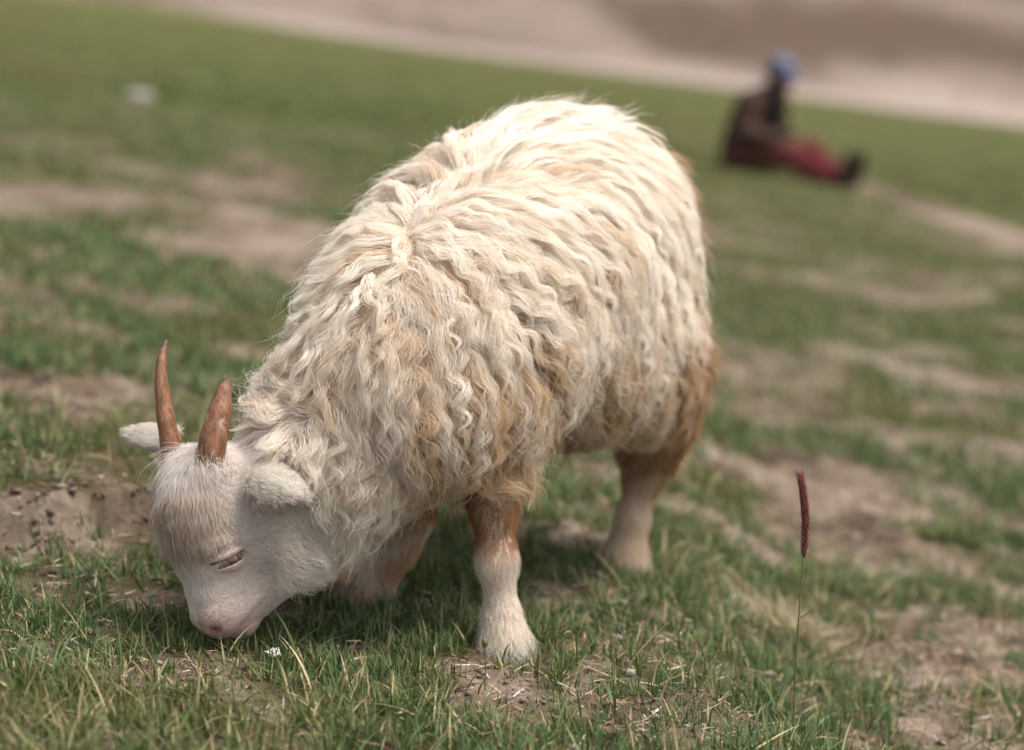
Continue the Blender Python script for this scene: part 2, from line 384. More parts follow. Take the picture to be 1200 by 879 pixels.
# ------------------------------------------------------------------ implicit surfaces -> one continuous mesh
class Field:
    def __init__(s, lo, hi, h):
        s.lo = np.array(lo, float); s.h = h
        s.n = np.ceil((np.array(hi) - s.lo) / h).astype(int) + 1
        s.D = np.full(s.n, .2, np.float32); s.prims = []
    def add(s, fn, lo, hi, k, tag):
        mg = max(k, .012) + 3 * s.h
        a = np.clip(((np.array(lo) - mg - s.lo) / s.h).astype(int), 0, s.n); b = np.clip(((np.array(hi) + mg - s.lo) / s.h).astype(int) + 2, 0, s.n)
        g = [s.lo[i] + s.h * np.arange(a[i], b[i]) for i in range(3)]
        P = np.stack(np.meshgrid(*g, indexing='ij'), -1).astype(np.float32)
        d = fn(P); sl = tuple(slice(a[i], b[i]) for i in range(3)); e = s.D[sl]
        hh = np.clip(.5 + .5 * (e - d) / k, 0, 1)
        s.D[sl] = e * (1 - hh) + d * hh - k * hh * (1 - hh)
        s.prims.append((fn, np.array(lo) - .08, np.array(hi) + .08, tag))
    def ell(s, c, r, ax=None, k=.03, tag=''):
        c = np.array(c, np.float32); r = np.array(r, np.float32); A = np.eye(3, dtype=np.float32) if ax is None else np.array(ax, np.float32)
        def fn(P):
            q = (P - c) @ A.T; k0 = np.linalg.norm(q / r, axis=-1); k1 = np.linalg.norm(q / r ** 2, axis=-1)
            return k0 * (k0 - 1) / np.maximum(k1, 1e-6)
        R = r.max(); s.add(fn, c - R, c + R, k, tag)
    def cone(s, a, b, ra, rb, k=.02, tag=''):
        a = np.array(a, np.float32); b = np.array(b, np.float32); ab = b - a
        def fn(P):
            t = np.clip(((P - a) @ ab) / (ab @ ab), 0, 1)
            return np.linalg.norm(P - a - t[..., None] * ab, axis=-1) - (ra + (rb - ra) * t)
        R = max(ra, rb); s.add(fn, np.minimum(a, b) - R, np.maximum(a, b) + R, k, tag)
    def chain(s, pts, rad, k=.02, tag=''):
        for i in range(len(pts) - 1): s.cone(pts[i], pts[i + 1], rad[i], rad[i + 1], k, tag)
    def labels(s, V):
        best = np.full(len(V), 9.0); lab = np.zeros(len(V), int); tags = sorted({p[3] for p in s.prims})
        for fn, lo, hi, tag in s.prims:
            m = np.all((V > lo) & (V < hi), 1)
            if not m.any(): continue
            d = fn(V[m]); i = np.where(m)[0]; b = d < best[i]
            best[i[b]] = d[b]; lab[i[b]] = tags.index(tag)
        return lab, tags
    def mesh(s, smooth=2):
        D = s.D; nx, ny, nz = D.shape; ins = D < 0
        acc = np.zeros((nx - 1, ny - 1, nz - 1, 3), np.float32); cnt = np.zeros((nx - 1, ny - 1, nz - 1), np.float32)
        quads = []
        crossing = []
        for ax in range(3):
            sl0 = [slice(None)] * 3; sl1 = [slice(None)] * 3; sl0[ax] = slice(0, -1); sl1[ax] = slice(1, None)
            a, b = D[tuple(sl0)], D[tuple(sl1)]; m = (a < 0) != (b < 0)
            I = np.argwhere(m); t = a[m] / (a[m] - b[m])
            pos = I.astype(np.float32); pos[:, ax] += t
            o = [i for i in range(3) if i != ax]
            ok = (I[:, o[0]] > 0) & (I[:, o[1]] > 0) & (I[:, o[0]] < D.shape[o[0]] - 1) & (I[:, o[1]] < D.shape[o[1]] - 1)
            I, pos = I[ok], pos[ok]; flip = ins[tuple(I.T)]
            cells = []
            for (d0, d1) in ((0, 0), (1, 0), (1, 1), (0, 1)):
                J = I.copy(); J[:, o[0]] -= d0; J[:, o[1]] -= d1
                np.add.at(acc, tuple(J.T), pos); np.add.at(cnt, tuple(J.T), 1)
                cells.append(np.ravel_multi_index(tuple(J.T), cnt.shape))
            Q = np.stack(cells, 1)
            fl = flip if ax != 1 else ~flip
            Q[fl] = Q[fl][:, ::-1]
            quads.append(Q)
        used = np.flatnonzero(cnt.ravel() > 0)
        V = acc.reshape(-1, 3)[used] / cnt.ravel()[used][:, None]
        remap = np.full(cnt.size, -1, np.int64); remap[used] = np.arange(len(used))
        F = remap[np.concatenate(quads)]
        V = s.lo + V * s.h
        for _ in range(smooth):
            S = np.zeros_like(V); c = np.zeros(len(V))
            for i in range(4):
                np.add.at(S, F[:, i], V[F[:, (i + 1) % 4]]); np.add.at(c, F[:, i], 1)
            V = .4 * V + .6 * S / c[:, None]
        return V, F[:, ::-1]
def vnormals(V, F):
    n = np.cross(V[F[:, 2]] - V[F[:, 0]], V[F[:, 3]] - V[F[:, 1]]); o = np.zeros_like(V)
    for i in range(4): np.add.at(o, F[:, i], n)
    return unit(o)

# ------------------------------------------------------------------ the goat
def hoof_ground(px, py): 
    p = G(px, py); p[2] = height(np.array([p[0]]), np.array([p[1]]))[0]; return p
FL = hoof_ground(592, 764); HL = hoof_ground(732, 660)
goat = thing('goat', (0.02, 2.72, float(height(np.array([.02]), np.array([2.72]))[0])), 'shaggy cream white young goat with brown horns grazing with its head down', 'goat')

# head frame
NOSE = W(258, 742, 2.395); POLL = W(232, 528, 2.44)
hU = unit(POLL - NOSE); hL = np.array([.64, -.70, -.22]); hL = unit(hL - hU * (hL @ hU)); hF = np.cross(hL, hU)
def HP(s, f, l): return NOSE + hU * s + hF * f + hL * l
HLEN = np.linalg.norm(POLL - NOSE)
# s, front, back, half width
HS = np.array([[-.006, .004, -.012, .006], [.000, .017, -.030, .021], [.008, .026, -.041, .030], [.022, .031, -.053, .035], [.045, .032, -.070, .037],
               [.070, .034, -.090, .041], [.095, .043, -.110, .049], [.120, .051, -.120, .056], [.150, .053, -.124, .060], [.175, .047, -.120, .058],
               [.195, .036, -.104, .053], [.210, .022, -.078, .044], [.222, .002, -.050, .028], [.227, -.012, -.03, .008]])
MOUTH = [(.010 + .0042 * i, -.014 - .0042 * i) for i in range(7)]
def head_fn(P):
    q = P - NOSE.astype(np.float32); s_ = q @ hU.astype(np.float32); f = q @ hF.astype(np.float32); l = q @ hL.astype(np.float32)
    s_ = s_ + .32 * np.minimum(f, 0) * np.exp(-(s_ / .04) ** 2)
    fr = np.interp(s_, HS[:, 0], HS[:, 1]); bk = np.interp(s_, HS[:, 0], HS[:, 2]); w = np.interp(s_, HS[:, 0], HS[:, 3])
    c = .5 * (fr + bk); hd = np.maximum(.5 * (fr - bk), .003)
    u = np.abs((f - c) / hd); v = np.abs(l / np.maximum(w, .003)); e = 2.3
    d = ((u ** e + v ** e) ** (1 / e) - 1) * np.minimum(hd, w)
    over = np.maximum(np.maximum(HS[0, 0] - s_, s_ - HS[-1, 0]), 0)
    return (np.maximum(d, 0) ** 2 + over ** 2) ** .5 * (d > 0) + np.where(d <= 0, np.where(over > 0, over, d), 0)
def ear_fn(base, D, Nn, length, width, cup, droop):
    D = unit(D); Nn = unit(np.array(Nn) - D * (np.array(Nn) @ D)); B = np.cross(Nn, D)
    b32, D32, N32, B32 = (np.array(v, np.float32) for v in (base, D, Nn, B))
    def fn(P):
        q = P - b32; a = q @ D32; b = q @ B32; c = q @ N32
        t = np.clip(a / length, 0, 1)
        wdt = width * np.interp(t, [0, .12, .35, .6, .85, .96, 1], [.85, 1.0, .98, .78, .42, .22, .06])
        c = c + np.where(b < 0, cup * 1.8, cup * .5) * b * b + droop * a * a
        th = .0030
        e = np.maximum(np.abs(b) - wdt, np.maximum(-a - .01, a - length))
        dd = np.abs(c) - th * (1.25 - .6 * t)
        return np.maximum(e * .8, dd)
    return fn, np.array(base) + np.outer([0, 1], D * length)
EAR_L = (W(301, 556, 2.39), W(366, 566, 2.335) - W(301, 556, 2.39), (.10, -.60, .78), .068, .028, 18, 5.5)
EAR_R = (W(196, 512, 2.505), W(140, 502, 2.545) - W(196, 512, 2.505), (.05, -.70, .68), .072, .021, 8, .8)

KC = [W(702, 285, 2.96), W(600, 345, 2.74), W(500, 430, 2.55)]
AX = unit(KC[2] - KC[0]); AXh = unit(AX * [1, 1, 0]); LAT = np.array([-AXh[1], AXh[0], 0.0])  # goat's left when facing AX
if LAT[1] > 0: LAT = -LAT
BODY_AX = np.stack([LAT, AXh, [0, 0, 1.0]])

def build_body():
    f = Field((-.62, 2.18, -.06), (.46, 3.32, .76), .0036)
    B = BODY_AX
    f.ell(W(692, 292, 2.97), (.130, .135, .175), B, .05, 'torso')
    f.ell(W(640, 300, 2.86), (.155, .16, .185), B, .06, 'torso')
    f.ell(W(582, 336, 2.74), (.165, .17, .190), B, .06, 'torso')
    f.ell(W(662, 405, 2.85), (.125, .15, .115), B, .05, 'torso')
    f.ell(W(522, 385, 2.62), (.155, .15, .165), B, .06, 'torso')
    f.ell(W(478, 440, 2.54), (.125, .12, .128), B, .06, 'torso')
    # neck
    f.cone(W(462, 455, 2.54), W(365, 550, 2.50), .105, .080, .06, 'neck')
    f.cone(HP(.018, -.034, 0), W(338, 655, 2.435), .022, .032, .02, 'head')
    f.ell(W(338, 618, 2.455), (.048, .055, .052), None, .05, 'neck')
    f.cone(W(365, 552, 2.50), HP(.160, -.055, 0), .085, .058, .05, 'neck')
    f.cone(W(392, 540, 2.49), HP(.12, -.065, 0), .062, .038, .04, 'neck')
    # head
    f.add(head_fn, NOSE - .12, POLL + .12, .02, 'head')
    for sgn in (1, -1):
        f.ell(HP(.105, -.055, .028 * sgn), (.026, .034, .032), np.stack([hL, hU, hF]), .02, 'head')      # cheek muscle
        f.ell(HP(.114, .010, .038 * sgn), (.014, .013, .018), np.stack([hL, hU, hF]), .012, 'head')      # brow over the eye
        f.ell(HP(.208, .002, .027 * sgn), (.021, .021, .021), None, .02, 'head')                          # horn boss
    f.ell(HP(.006, -.030, 0), (.022, .016, .020), np.stack([hL, hU, hF]), .012, 'head')                   # chin
    for e in (EAR_L, EAR_R):
        fn, pts = ear_fn(*e); f.add(fn, pts.min(0) - .04, pts.max(0) + .04, .008, 'ear')
    # front left leg
    y = FL[1]
    f.chain([W(560, 500, y + .06), W(578, 590, y + .02), W(582, 655, y + .005), W(588, 722, y), W(592, 748, y - .005)], [.058, .024, .0195, .0165, .021], .025, 'leg')
    f.cone(W(592, 748, y - .005), FL + [0, -.012, .014], .021, .020, .015, 'leg')
    # front right leg, stepping ahead
    f.chain([W(478, 530, 2.66), W(474, 600, 2.68), W(462, 640, 2.69), W(436, 672, 2.69), W(415, 686, 2.675)], [.060, .034, .026, .022, .020], .025, 'leg')
    # hind legs
    y = HL[1]
    f.ell(W(742, 400, 2.95), (.080, .10, .13), B, .04, 'torso')
    f.chain([W(770, 430, y - .02), W(766, 500, y), W(756, 548, y + .03), W(740, 610, y + .01), W(733, 648, y), HL + [0, -.01, .012]], [.07, .045, .027, .019, .020, .020], .03, 'leg')
    off = LAT * -.20 + AXh * .05
    z = lambda p: p + np.array([off[0], off[1], -.13 * off[0] - .04 * off[1]])
    f.ell(W(752, 400, 2.95) + off, (.07, .10, .13), B, .04, 'torso')
    f.chain([z(W(770, 430, y - .02)), z(W(766, 500, y)), z(W(756, 548, y + .03)), z(W(740, 610, y + .01)), z(W(733, 648, y)), z(HL + [0, -.01, .012])], [.075, .05, .029, .0225, .0235, .022], .03, 'leg')
    # tail
    f.cone(W(770, 215, 3.07), W(800, 290, 3.12), .035, .02, .03, 'torso')
    V, F = f.mesh(2)
    lab, tags = f.labels(V)
    # nostrils, mouth line and eye sockets pressed into the surface
    Nn = vnormals(V, F)
    def dent(c, r, depth, ax):
        q = (V - c) @ np.stack(ax).T / np.array(r); w = np.exp(-(q ** 2).sum(1)); return -Nn * (w * depth)[:, None]
    hx = [hL, hU, hF]
    dv = 0
    for sgn in (1, -1):
        dv = dv + dent(HP(.009, .016, .015 * sgn), (.006, .005, .008), .009, hx)
        dv = dv + dent(HP(.100, .010, .044 * sgn), (.02, .008, .012), .006, hx)
        for (ms, mf) in MOUTH: dv = dv + dent(HP(ms, mf, .026 * sgn), (.03, .003, .004), .0012, hx)
    V = V + dv
    return V, F, lab, tags
GV, GF, GLAB, GTAGS = build_body()
GN = vnormals(GV, GF)
is_ = {t: GLAB == GTAGS.index(t) for t in GTAGS}
hs = (GV - NOSE) @ hU; hf = (GV - NOSE) @ hF; hl = (GV - NOSE) @ hL
def body_colours():
    C = np.tile([.52, .42, .31], (len(GV), 1))
    face = np.array([.66, .56, .50]); C[is_['head']] = face
    pink = np.exp(-((hs - .006) / .02) ** 2)[:, None] * is_['head'][:, None]; C = C * (1 - .75 * pink) + np.array([.50, .29, .25]) * .75 * pink
    C[is_['ear']] = [.62, .46, .41]; C[is_['leg']] = [.6, .48, .37]
    for sgn in (1, -1):
        d = np.linalg.norm((GV - HP(.009, .016, .015 * sgn)), axis=1); w = np.exp(-(d / .007) ** 2)[:, None]; C = C * (1 - w) + np.array([.16, .07, .06]) * w
        for (ms, mf) in MOUTH: w = np.exp(-(((hs - ms) / .0025) ** 2 + ((hf - mf) / .0025) ** 2))[:, None] * is_['head'][:, None] * .5; C = C * (1 - w) + np.array([.20, .10, .08]) * w
    return C
me = new_mesh('body', GV, GF, True); vcol(me, body_colours())
link('body', me, M_SKIN, goat)
TRI = np.concatenate([GF[:, [0, 1, 2]], GF[:, [0, 2, 3]]])
BVH = BVHTree.FromPolygons([Vector(v) for v in GV], [tuple(int(i) for i in f) for f in GF[~is_['ear'][GF].any(1)]])

def sample(n, vmask):
    a, b, c = GV[TRI[:, 0]], GV[TRI[:, 1]], GV[TRI[:, 2]]
    area = np.linalg.norm(np.cross(b - a, c - a), axis=1) * vmask[TRI].mean(1)
    i = rng.choice(len(TRI), n, p=area / area.sum()); r1 = np.sqrt(rng.random(n)); r2 = rng.random(n)
    w = np.stack([1 - r1, r1 * (1 - r2), r1 * r2], 1)
    P = (GV[TRI[i]] * w[..., None]).sum(1); Nn = unit((GN[TRI[i]] * w[..., None]).sum(1))
    return P, Nn
def hair(name, P, R, C, mat=M_HAIR, parent=goat):
    """P n,k,3  R n,k radius  C n,k,3"""
    n, k = P.shape[:2]
    hc = bpy.data.hair_curves.new(name); hc.add_curves([k] * n)
    hc.attributes['position'].data.foreach_set('vector', np.ascontiguousarray(P, np.float32).ravel()) if 'position' in hc.attributes else hc.position_data.foreach_set('vector', np.ascontiguousarray(P, np.float32).ravel())
    a = hc.attributes.get('radius') or hc.attributes.new('radius', 'FLOAT', 'POINT'); a.data.foreach_set('value', np.ascontiguousarray(R, np.float32).ravel())
    a = hc.attributes.new('tint', 'FLOAT_COLOR', 'POINT'); C4 = np.concatenate([C, np.ones(C.shape[:2] + (1,))], 2)
    a.data.foreach_set('color', np.ascontiguousarray(C4, np.float32).ravel())
    return link(name, hc, mat, parent)
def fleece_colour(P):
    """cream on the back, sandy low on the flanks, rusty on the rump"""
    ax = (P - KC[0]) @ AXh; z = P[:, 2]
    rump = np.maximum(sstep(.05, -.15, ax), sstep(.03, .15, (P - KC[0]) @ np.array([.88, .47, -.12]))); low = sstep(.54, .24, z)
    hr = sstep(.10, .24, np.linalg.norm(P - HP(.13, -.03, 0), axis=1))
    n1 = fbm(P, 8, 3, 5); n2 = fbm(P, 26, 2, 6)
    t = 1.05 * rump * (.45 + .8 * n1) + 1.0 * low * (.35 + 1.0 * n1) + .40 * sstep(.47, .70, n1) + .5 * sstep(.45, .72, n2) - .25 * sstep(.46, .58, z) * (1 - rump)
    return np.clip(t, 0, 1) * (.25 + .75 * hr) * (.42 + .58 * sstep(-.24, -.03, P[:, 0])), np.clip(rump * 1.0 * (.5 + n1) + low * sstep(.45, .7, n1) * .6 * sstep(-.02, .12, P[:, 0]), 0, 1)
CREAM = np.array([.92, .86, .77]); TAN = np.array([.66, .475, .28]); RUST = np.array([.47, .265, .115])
def build_wool():
    zr = GV[:, 2] - base_height(GV[:, 0], GV[:, 1])
    zone = (is_['torso'] | is_['neck'] | (is_['leg'] & (zr > np.where(GV[:, 1] > 2.84, .175, .235)))).astype(float)
    hv = np.linalg.norm(GV - HP(.13, -.03, 0), axis=1); zone = zone * (hv > .116) * (np.linalg.norm(GV - EAR_L[0] - unit(np.array(EAR_L[1])) * .035, axis=1) > .048) * (1 + 1.2 * (hv < .22))
    n = 5200; S = 18
    P0, N0 = sample(n, zone)
    hs0 = (P0 - NOSE) @ hU
    hd_ = np.linalg.norm(P0 - HP(.13, -.03, 0), axis=1); hr = .34 + .66 * sstep(.11, .175, hd_); headness = 1 - hr
    ln = rng.uniform(.085, .140, n) * (.18 + .80 * hr)
    ax = (P0 - KC[0]) @ AXh
    rump = sstep(.06, -.12, ax); top = sstep(.45, .62, P0[:, 2]); ln *= (1 - .35 * rump)
    lift = 1.1 * (.22 + .78 * hr)
    zr0 = P0[:, 2] - base_height(P0[:, 0], P0[:, 1]); ln *= .45 + .55 * sstep(.20, .36, zr0)
    hmax = rng.uniform(.03, 1, n) ** 1.3 * .048 * (1 - .45 * rump) * (.12 + .88 * hr)
    wav = (1 - .82 * top) * (1 - .5 * rump) * rng.uniform(.35, 1.7, n) * (.45 + .55 * sstep(.11, .18, hd_))
    ph = fbm(P0, 14, 2, 33) * 9 + rng.normal(0, .7, n); lam = rng.uniform(.030, .060, n)
    grain = unit(np.stack([fbm(P0, 11, 2, 51) - .5, fbm(P0, 11, 2, 52) - .5, fbm(P0, 11, 2, 53) - .5], 1)) * .5 + unit(rng.normal(0, 1, (n, 3))) * .16
    Gd = np.zeros((n, S, 3)); Nr = np.zeros((n, S, 3))
    gv = np.array([0, 0, -1.0])
    for i in range(n):
        p = P0[i].copy(); nn = N0[i]; st = ln[i] / (S - 1); Gd[i, 0] = p; Nr[i, 0] = nn
        neck = headness[i] > .5
        for k in range(1, S):
            t = k / (S - 1)
            fl = gv * 1.0 - AXh * (.45 + .85 * max(nn[2], 0)) + grain[i] if not neck else gv * .45 - hF * 1.0 + grain[i] * .5
            fl = fl - nn * (fl @ nn); q = np.linalg.norm(fl); fl = fl / max(q, .15)
            d = fl + nn * (lift[i] * (1 - t) ** 2.2) + gv * .25 * t
            d = d / np.linalg.norm(d); p = p + d * st
            lo, nv, _, dist = BVH.find_nearest(Vector(p))
            if lo is not None:
                lo = np.array(lo); nv = np.array(nv); sd_ = (p - lo) @ nv; tgt = hmax[i] * (1 - math.exp(-3.5 * t)) + .003
                if sd_ < tgt * .7: p = lo + nv * tgt * .7
                elif sd_ > tgt and nv[2] > -.15: p = lo + nv * (tgt + (sd_ - tgt) * .5)
                nn = nv
            Gd[i, k] = p; Nr[i, k] = nn
    tan = unit(np.gradient(Gd, axis=1)); side = unit(np.cross(tan, Nr)); upv = np.cross(side, tan)
    t = np.linspace(0, 1, S)[None, :]; sl = t * ln[:, None]
    amp = wav[:, None] * .0072 * np.clip(t * 2.2, 0, 1) * (1 - .25 * t)
    arg = 2 * math.pi * sl / lam[:, None] + ph[:, None]
    Gd = Gd + side * (amp * np.sin(arg))[..., None] + upv * (amp * .55 * np.cos(arg + .6))[..., None]
    K = 42; m = n * K
    idx = np.repeat(np.arange(n), K)
    rr = np.sqrt(rng.random(m)) * (rng.uniform(.008, .019, n) * (.5 + .5 * hr))[idx]; aa = rng.uniform(0, 6.283, m)
    ox, oy = rr * np.cos(aa), rr * np.sin(aa)
    cl = np.clip(rng.normal(.72, .17, n)[idx] * np.where(rng.random(m) < .22, .35, 1), .1, .96)
    fall = (1 - cl[:, None] * np.linspace(0, 1, S)[None, :] ** .7)
    S0, T0 = side[idx], upv[idx]
    St = S0[:, :1]; Tt = np.cross(N0[idx], St[:, 0])[:, None]
    u = np.clip(1 - np.abs(rng.normal(0, .16, m)), .5, 1)[:, None] * np.linspace(0, 1, S)[None] * (S - 1)
    i0 = np.minimum(u.astype(int), S - 2); fu = (u - i0)[..., None]
    GI = Gd[idx]; r_ = np.arange(m)[:, None]; GI = GI[r_, i0] * (1 - fu) + GI[r_, i0 + 1] * fu
    Q = GI + (St * ox[:, None, None] + Tt * oy[:, None, None]) * fall[..., None]
    # each strand its own little wave and length
    tt = np.linspace(0, 1, S)[None, :]
    w2 = .0007 * np.clip(tt * 2, 0, 1) * rng.uniform(.3, 1.6, m)[:, None]; ph2 = rng.uniform(0, 6.28, m)[:, None]; fr = rng.uniform(8, 18, m)[:, None]
    Q = Q + S0 * (w2 * np.sin(fr * tt + ph2))[..., None] + T0 * (w2 * np.cos(fr * .8 * tt + ph2 * 1.7))[..., None]
    fly = rng.random(m) < .08
    Q = Q + (fly[:, None, None] * (tt ** 1.5)[..., None]) * (rng.normal(0, .008, (m, 1, 3)) + N0[idx][:, None] * .009)
    # colour
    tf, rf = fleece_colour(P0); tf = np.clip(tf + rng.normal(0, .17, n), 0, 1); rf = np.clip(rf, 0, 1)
    stain_and_shade = TAN[None] * (1 - rf[:, None]) + RUST[None] * rf[:, None]
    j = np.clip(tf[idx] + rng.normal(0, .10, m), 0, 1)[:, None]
    prof = np.clip(j * 1.05 + .22 - .36 * tt, 0, 1) * np.clip(j * 1.6, .12, 1)  # tan heavier at the roots: stained underwool, plus crease shade put into the colour
    C = CREAM[None, None] * (1 - prof[..., None]) + stain_and_shade[idx][:, None] * prof[..., None]
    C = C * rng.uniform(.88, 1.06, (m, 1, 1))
    R = rng.uniform(.00018, .00030, m)[:, None] * (1 - .8 * tt ** 2)
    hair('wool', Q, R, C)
build_wool()

def short_fur(name, n, vmask, length, flowfn, colfn, lift=.5, k=6, rad=.0002, curl=.0):
    P, Nn = sample(n, vmask); L = length(P, Nn) * rng.uniform(.6, 1.25, n); fl = flowfn(P, Nn) + rng.normal(0, .16, (n, 3))
    fl = unit(fl - Nn * (fl * Nn).sum(1, keepdims=True))
    t = np.linspace(0, 1, k)[None, :, None]
    lf = lift * rng.uniform(.6, 1.4, (n, 1, 1))
    Q = P[:, None] + fl[:, None] * (t * L[:, None, None]) * .95 + Nn[:, None] * (L[:, None, None] * lf * (t - .55 * t * t))
    Q = Q + np.array([0, 0, -1.0]) * (t ** 2 * L[:, None, None]) * .12
    sd_ = np.cross(fl, Nn)[:, None]
    Q = Q + sd_ * (curl * L[:, None, None] * np.sin(t * rng.uniform(3, 8, (n, 1, 1)) + rng.uniform(0, 6, (n, 1, 1))) * t)
    C = np.repeat((colfn(P, Nn) * rng.uniform(.72, 1.1, (n, 1)))[:, None], k, 1)
    R = rng.uniform(.7, 1.3, n)[:, None] * rad * (1 - .8 * np.linspace(0, 1, k)[None] ** 2)
    return hair(name, Q, R, C)
def hloc(P): q = P - NOSE; return q @ hU, q @ hF, q @ hL
def face_flow(P, Nn):
    s, f, l = hloc(P)
    front = sstep(-.01, .03, f) * sstep(.03, .07, s)
    up = hU * .55 - hF * .75
    return up[None] * (1 - front[:, None]) + (-hU * .95 + hF * .1)[None] * front[:, None] + (hL[None] * np.sign(l)[:, None] * .25)
def face_len(P, Nn):
    s, f, l = hloc(P)
    L = .0055 + .012 * sstep(.03, .12, s) + .016 * sstep(-.02, -.07, f) * sstep(.06, .11, s) + .005 * sstep(.0, .03, f) * sstep(.13, .19, s)
    for sg in (1, -1):
        d = np.linalg.norm(P - HP(.098, .010, .048 * sg), axis=1); L = L * (1 - .75 * np.exp(-(d / .020) ** 2))
    return L
def face_col(P, Nn):
    s, f, l = hloc(P); n_ = fbm(P, 40, 2, 7); n2 = fbm(P, 130, 2, 8)
    w = sstep(-.005, .03, f) * sstep(.085, .12, s) * sstep(.205, .165, s) * (.35 + .9 * n_); w = np.clip(w * 1.0 + .35 * sstep(.55, .75, n2) * w, 0, 1)[:, None]
    pk = np.exp(-((s - .0) / .022) ** 2)[:, None] * .8
    C = np.array([.86, .79, .73])[None] * (1 - w) + np.array([.55, .42, .31])[None] * w
    C = C * (1 - pk) + np.array([.60, .41, .36])[None] * pk
    for (ms, mf) in MOUTH: w_ = np.exp(-(((s - ms) / .0028) ** 2 + ((f - mf) / .0028) ** 2))[:, None] * .28; C = C * (1 - w_) + np.array([.26, .14, .11]) * w_
    for sg in (1, -1):
        d = np.linalg.norm(P - HP(.009, .016, .015 * sg), axis=1); e = np.exp(-(d / .007) ** 2)[:, None] * .9; C = C * (1 - e) + np.array([.20, .09, .08]) * e
        d = np.linalg.norm(P - HP(.098, .010, .048 * sg), axis=1); e = np.exp(-(d / .012) ** 2)[:, None] * .7; C = C * (1 - e) + np.array([.48, .27, .20]) * e
    return C
short_fur('face_fur', 60000, is_['head'].astype(float) * (hs > .012), face_len, face_flow, face_col, .55, 6, .00019, .05)
short_fur('muzzle_fur', 9000, is_['head'].astype(float) * (hs < .03), lambda P, n_: np.full(len(P), .0032), face_flow, face_col, .35, 4, .00014)
hdv = np.linalg.norm(GV - HP(.13, -.03, 0), axis=1)
def cheek_len(P, q): d = np.linalg.norm(P - HP(.13, -.03, 0), axis=1); return .014 + .030 * sstep(.08, .15, d)
short_fur('cheek_fur', 34000, (is_['neck'] | (is_['head'] & (hf < -.045) & (hs > .05))).astype(float) * (hdv < .15), cheek_len,
          lambda P, q: (-hF * 1.0 + np.array([0, 0, -.55]) + hU * .15)[None] + (fbm(P, 30, 2, 61)[:, None] - .5) * hU * 1.6, lambda P, q: np.array([[.87, .80, .72]]) * (.9 + .2 * fbm(P, 50, 2, 62)[:, None]), .5, 8, .0002, .14)
# forelock falling over the brow and swept to the off side
def forelock():
    n = 2300
    m = is_['head'].astype(float) * (hs > .14) * (hf > -.02)
    L = lambda P, q: .018 + .014 * sstep(0, -.03, hloc(P)[2]) + rng.random(len(P)) * .014
    flow = lambda P, q: -hU * .9 + hF * .45 - hL * .25 + np.zeros((len(P), 1))
    short_fur('forelock', n, m, L, flow, face_col, .38, 9, .0002, .10)
forelock()
def ear_flow(P, Nn): return np.where((((P - NOSE) @ hL) > 0)[:, None], unit(np.array(EAR_L[1]))[None], unit(np.array(EAR_R[1]))[None])
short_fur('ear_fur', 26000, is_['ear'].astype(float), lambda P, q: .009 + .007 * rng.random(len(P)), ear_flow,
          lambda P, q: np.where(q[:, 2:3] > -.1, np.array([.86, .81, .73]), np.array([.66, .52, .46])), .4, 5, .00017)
def leg_col(P, Nn):
    z = P[:, 2] - base_height(P[:, 0], P[:, 1]); n_ = fbm(P, 45, 2, 9)
    w = np.where(P[:, 1] > 2.82, sstep(.085, .14, z + (n_ - .5) * .05), sstep(.105, .15, z + (n_ - .5) * .04))[:, None]
    hind = (P[:, 1] > 2.82)[:, None]
    up = np.where(hind, np.array([.56, .39, .23]), np.array([.40, .20, .075])); lo_ = np.where(hind, np.array([.70, .56, .42]), np.array([.85, .78, .68]))
    right = ((P[:, 0] < -.08) & (P[:, 1] < 2.9))[:, None]; lo_ = np.where(right, np.where((n_ > .5)[:, None], np.array([.68, .47, .28]), np.array([.80, .70, .58])), lo_)
    return lo_ * (1 - w) + up * w
def leg_len(P, Nn):
    z = P[:, 2] - base_height(P[:, 0], P[:, 1]); return .0125 + .026 * sstep(.065, .028, z) + .004 * sstep(.15, .22, z)
short_fur('leg_fur', 62000, is_['leg'].astype(float) * (GV[:, 2] - base_height(GV[:, 0], GV[:, 1]) > .012),
          leg_len, lambda P, q: np.array([[0, .12, -1.0]]) + q * .45, leg_col, .66, 6, .0002, .22)

# horns, hooves, eyes
def tube(path, rads, seg=20, squash=None, ridge=0.0):
    """tapered tube; rads (a,b) per point, squash = direction of the wide axis"""
    path = np.array(path); n = len(path); T = unit(np.gradient(path, axis=0)); V = []
    for i in range(n):
        w = np.array(squash if squash is not None else (1, 0, .01)); a = unit(w - T[i] * (w @ T[i])); b = np.cross(T[i], a)
        ra, rb = rads[i] if hasattr(rads[i], '__len__') else (rads[i], rads[i])
        for j in range(seg):
            th = 2 * math.pi * j / seg; rr = 1 + ridge * math.sin(i * 1.15) + ridge * .8 * math.sin(j * 2.7 + i * .35)
            V.append(path[i] + a * math.cos(th) * ra * rr + b * math.sin(th) * rb * rr)
    F = [(i * seg + j, i * seg + (j + 1) % seg, (i + 1) * seg + (j + 1) % seg, (i + 1) * seg + j) for i in range(n - 1) for j in range(seg)]
    V += [path[0], path[-1]]; c0, c1 = n * seg, n * seg + 1
    for j in range(seg): F.append((j, c0, c0, (j + 1) % seg)); F.append(((n - 1) * seg + j, (n - 1) * seg + (j + 1) % seg, c1, c1))
    return np.array(V), F
def poly_mesh(name, V, F, smooth=True):
    me = bpy.data.meshes.new(name)
    F = [tuple(dict.fromkeys(int(i) for i in f)) for f in F]
    me.from_pydata([tuple(map(float, v)) for v in V], [], F); me.update()
    if smooth: me.polygons.foreach_set('use_smooth', np.ones(len(me.polygons), bool))
    return me
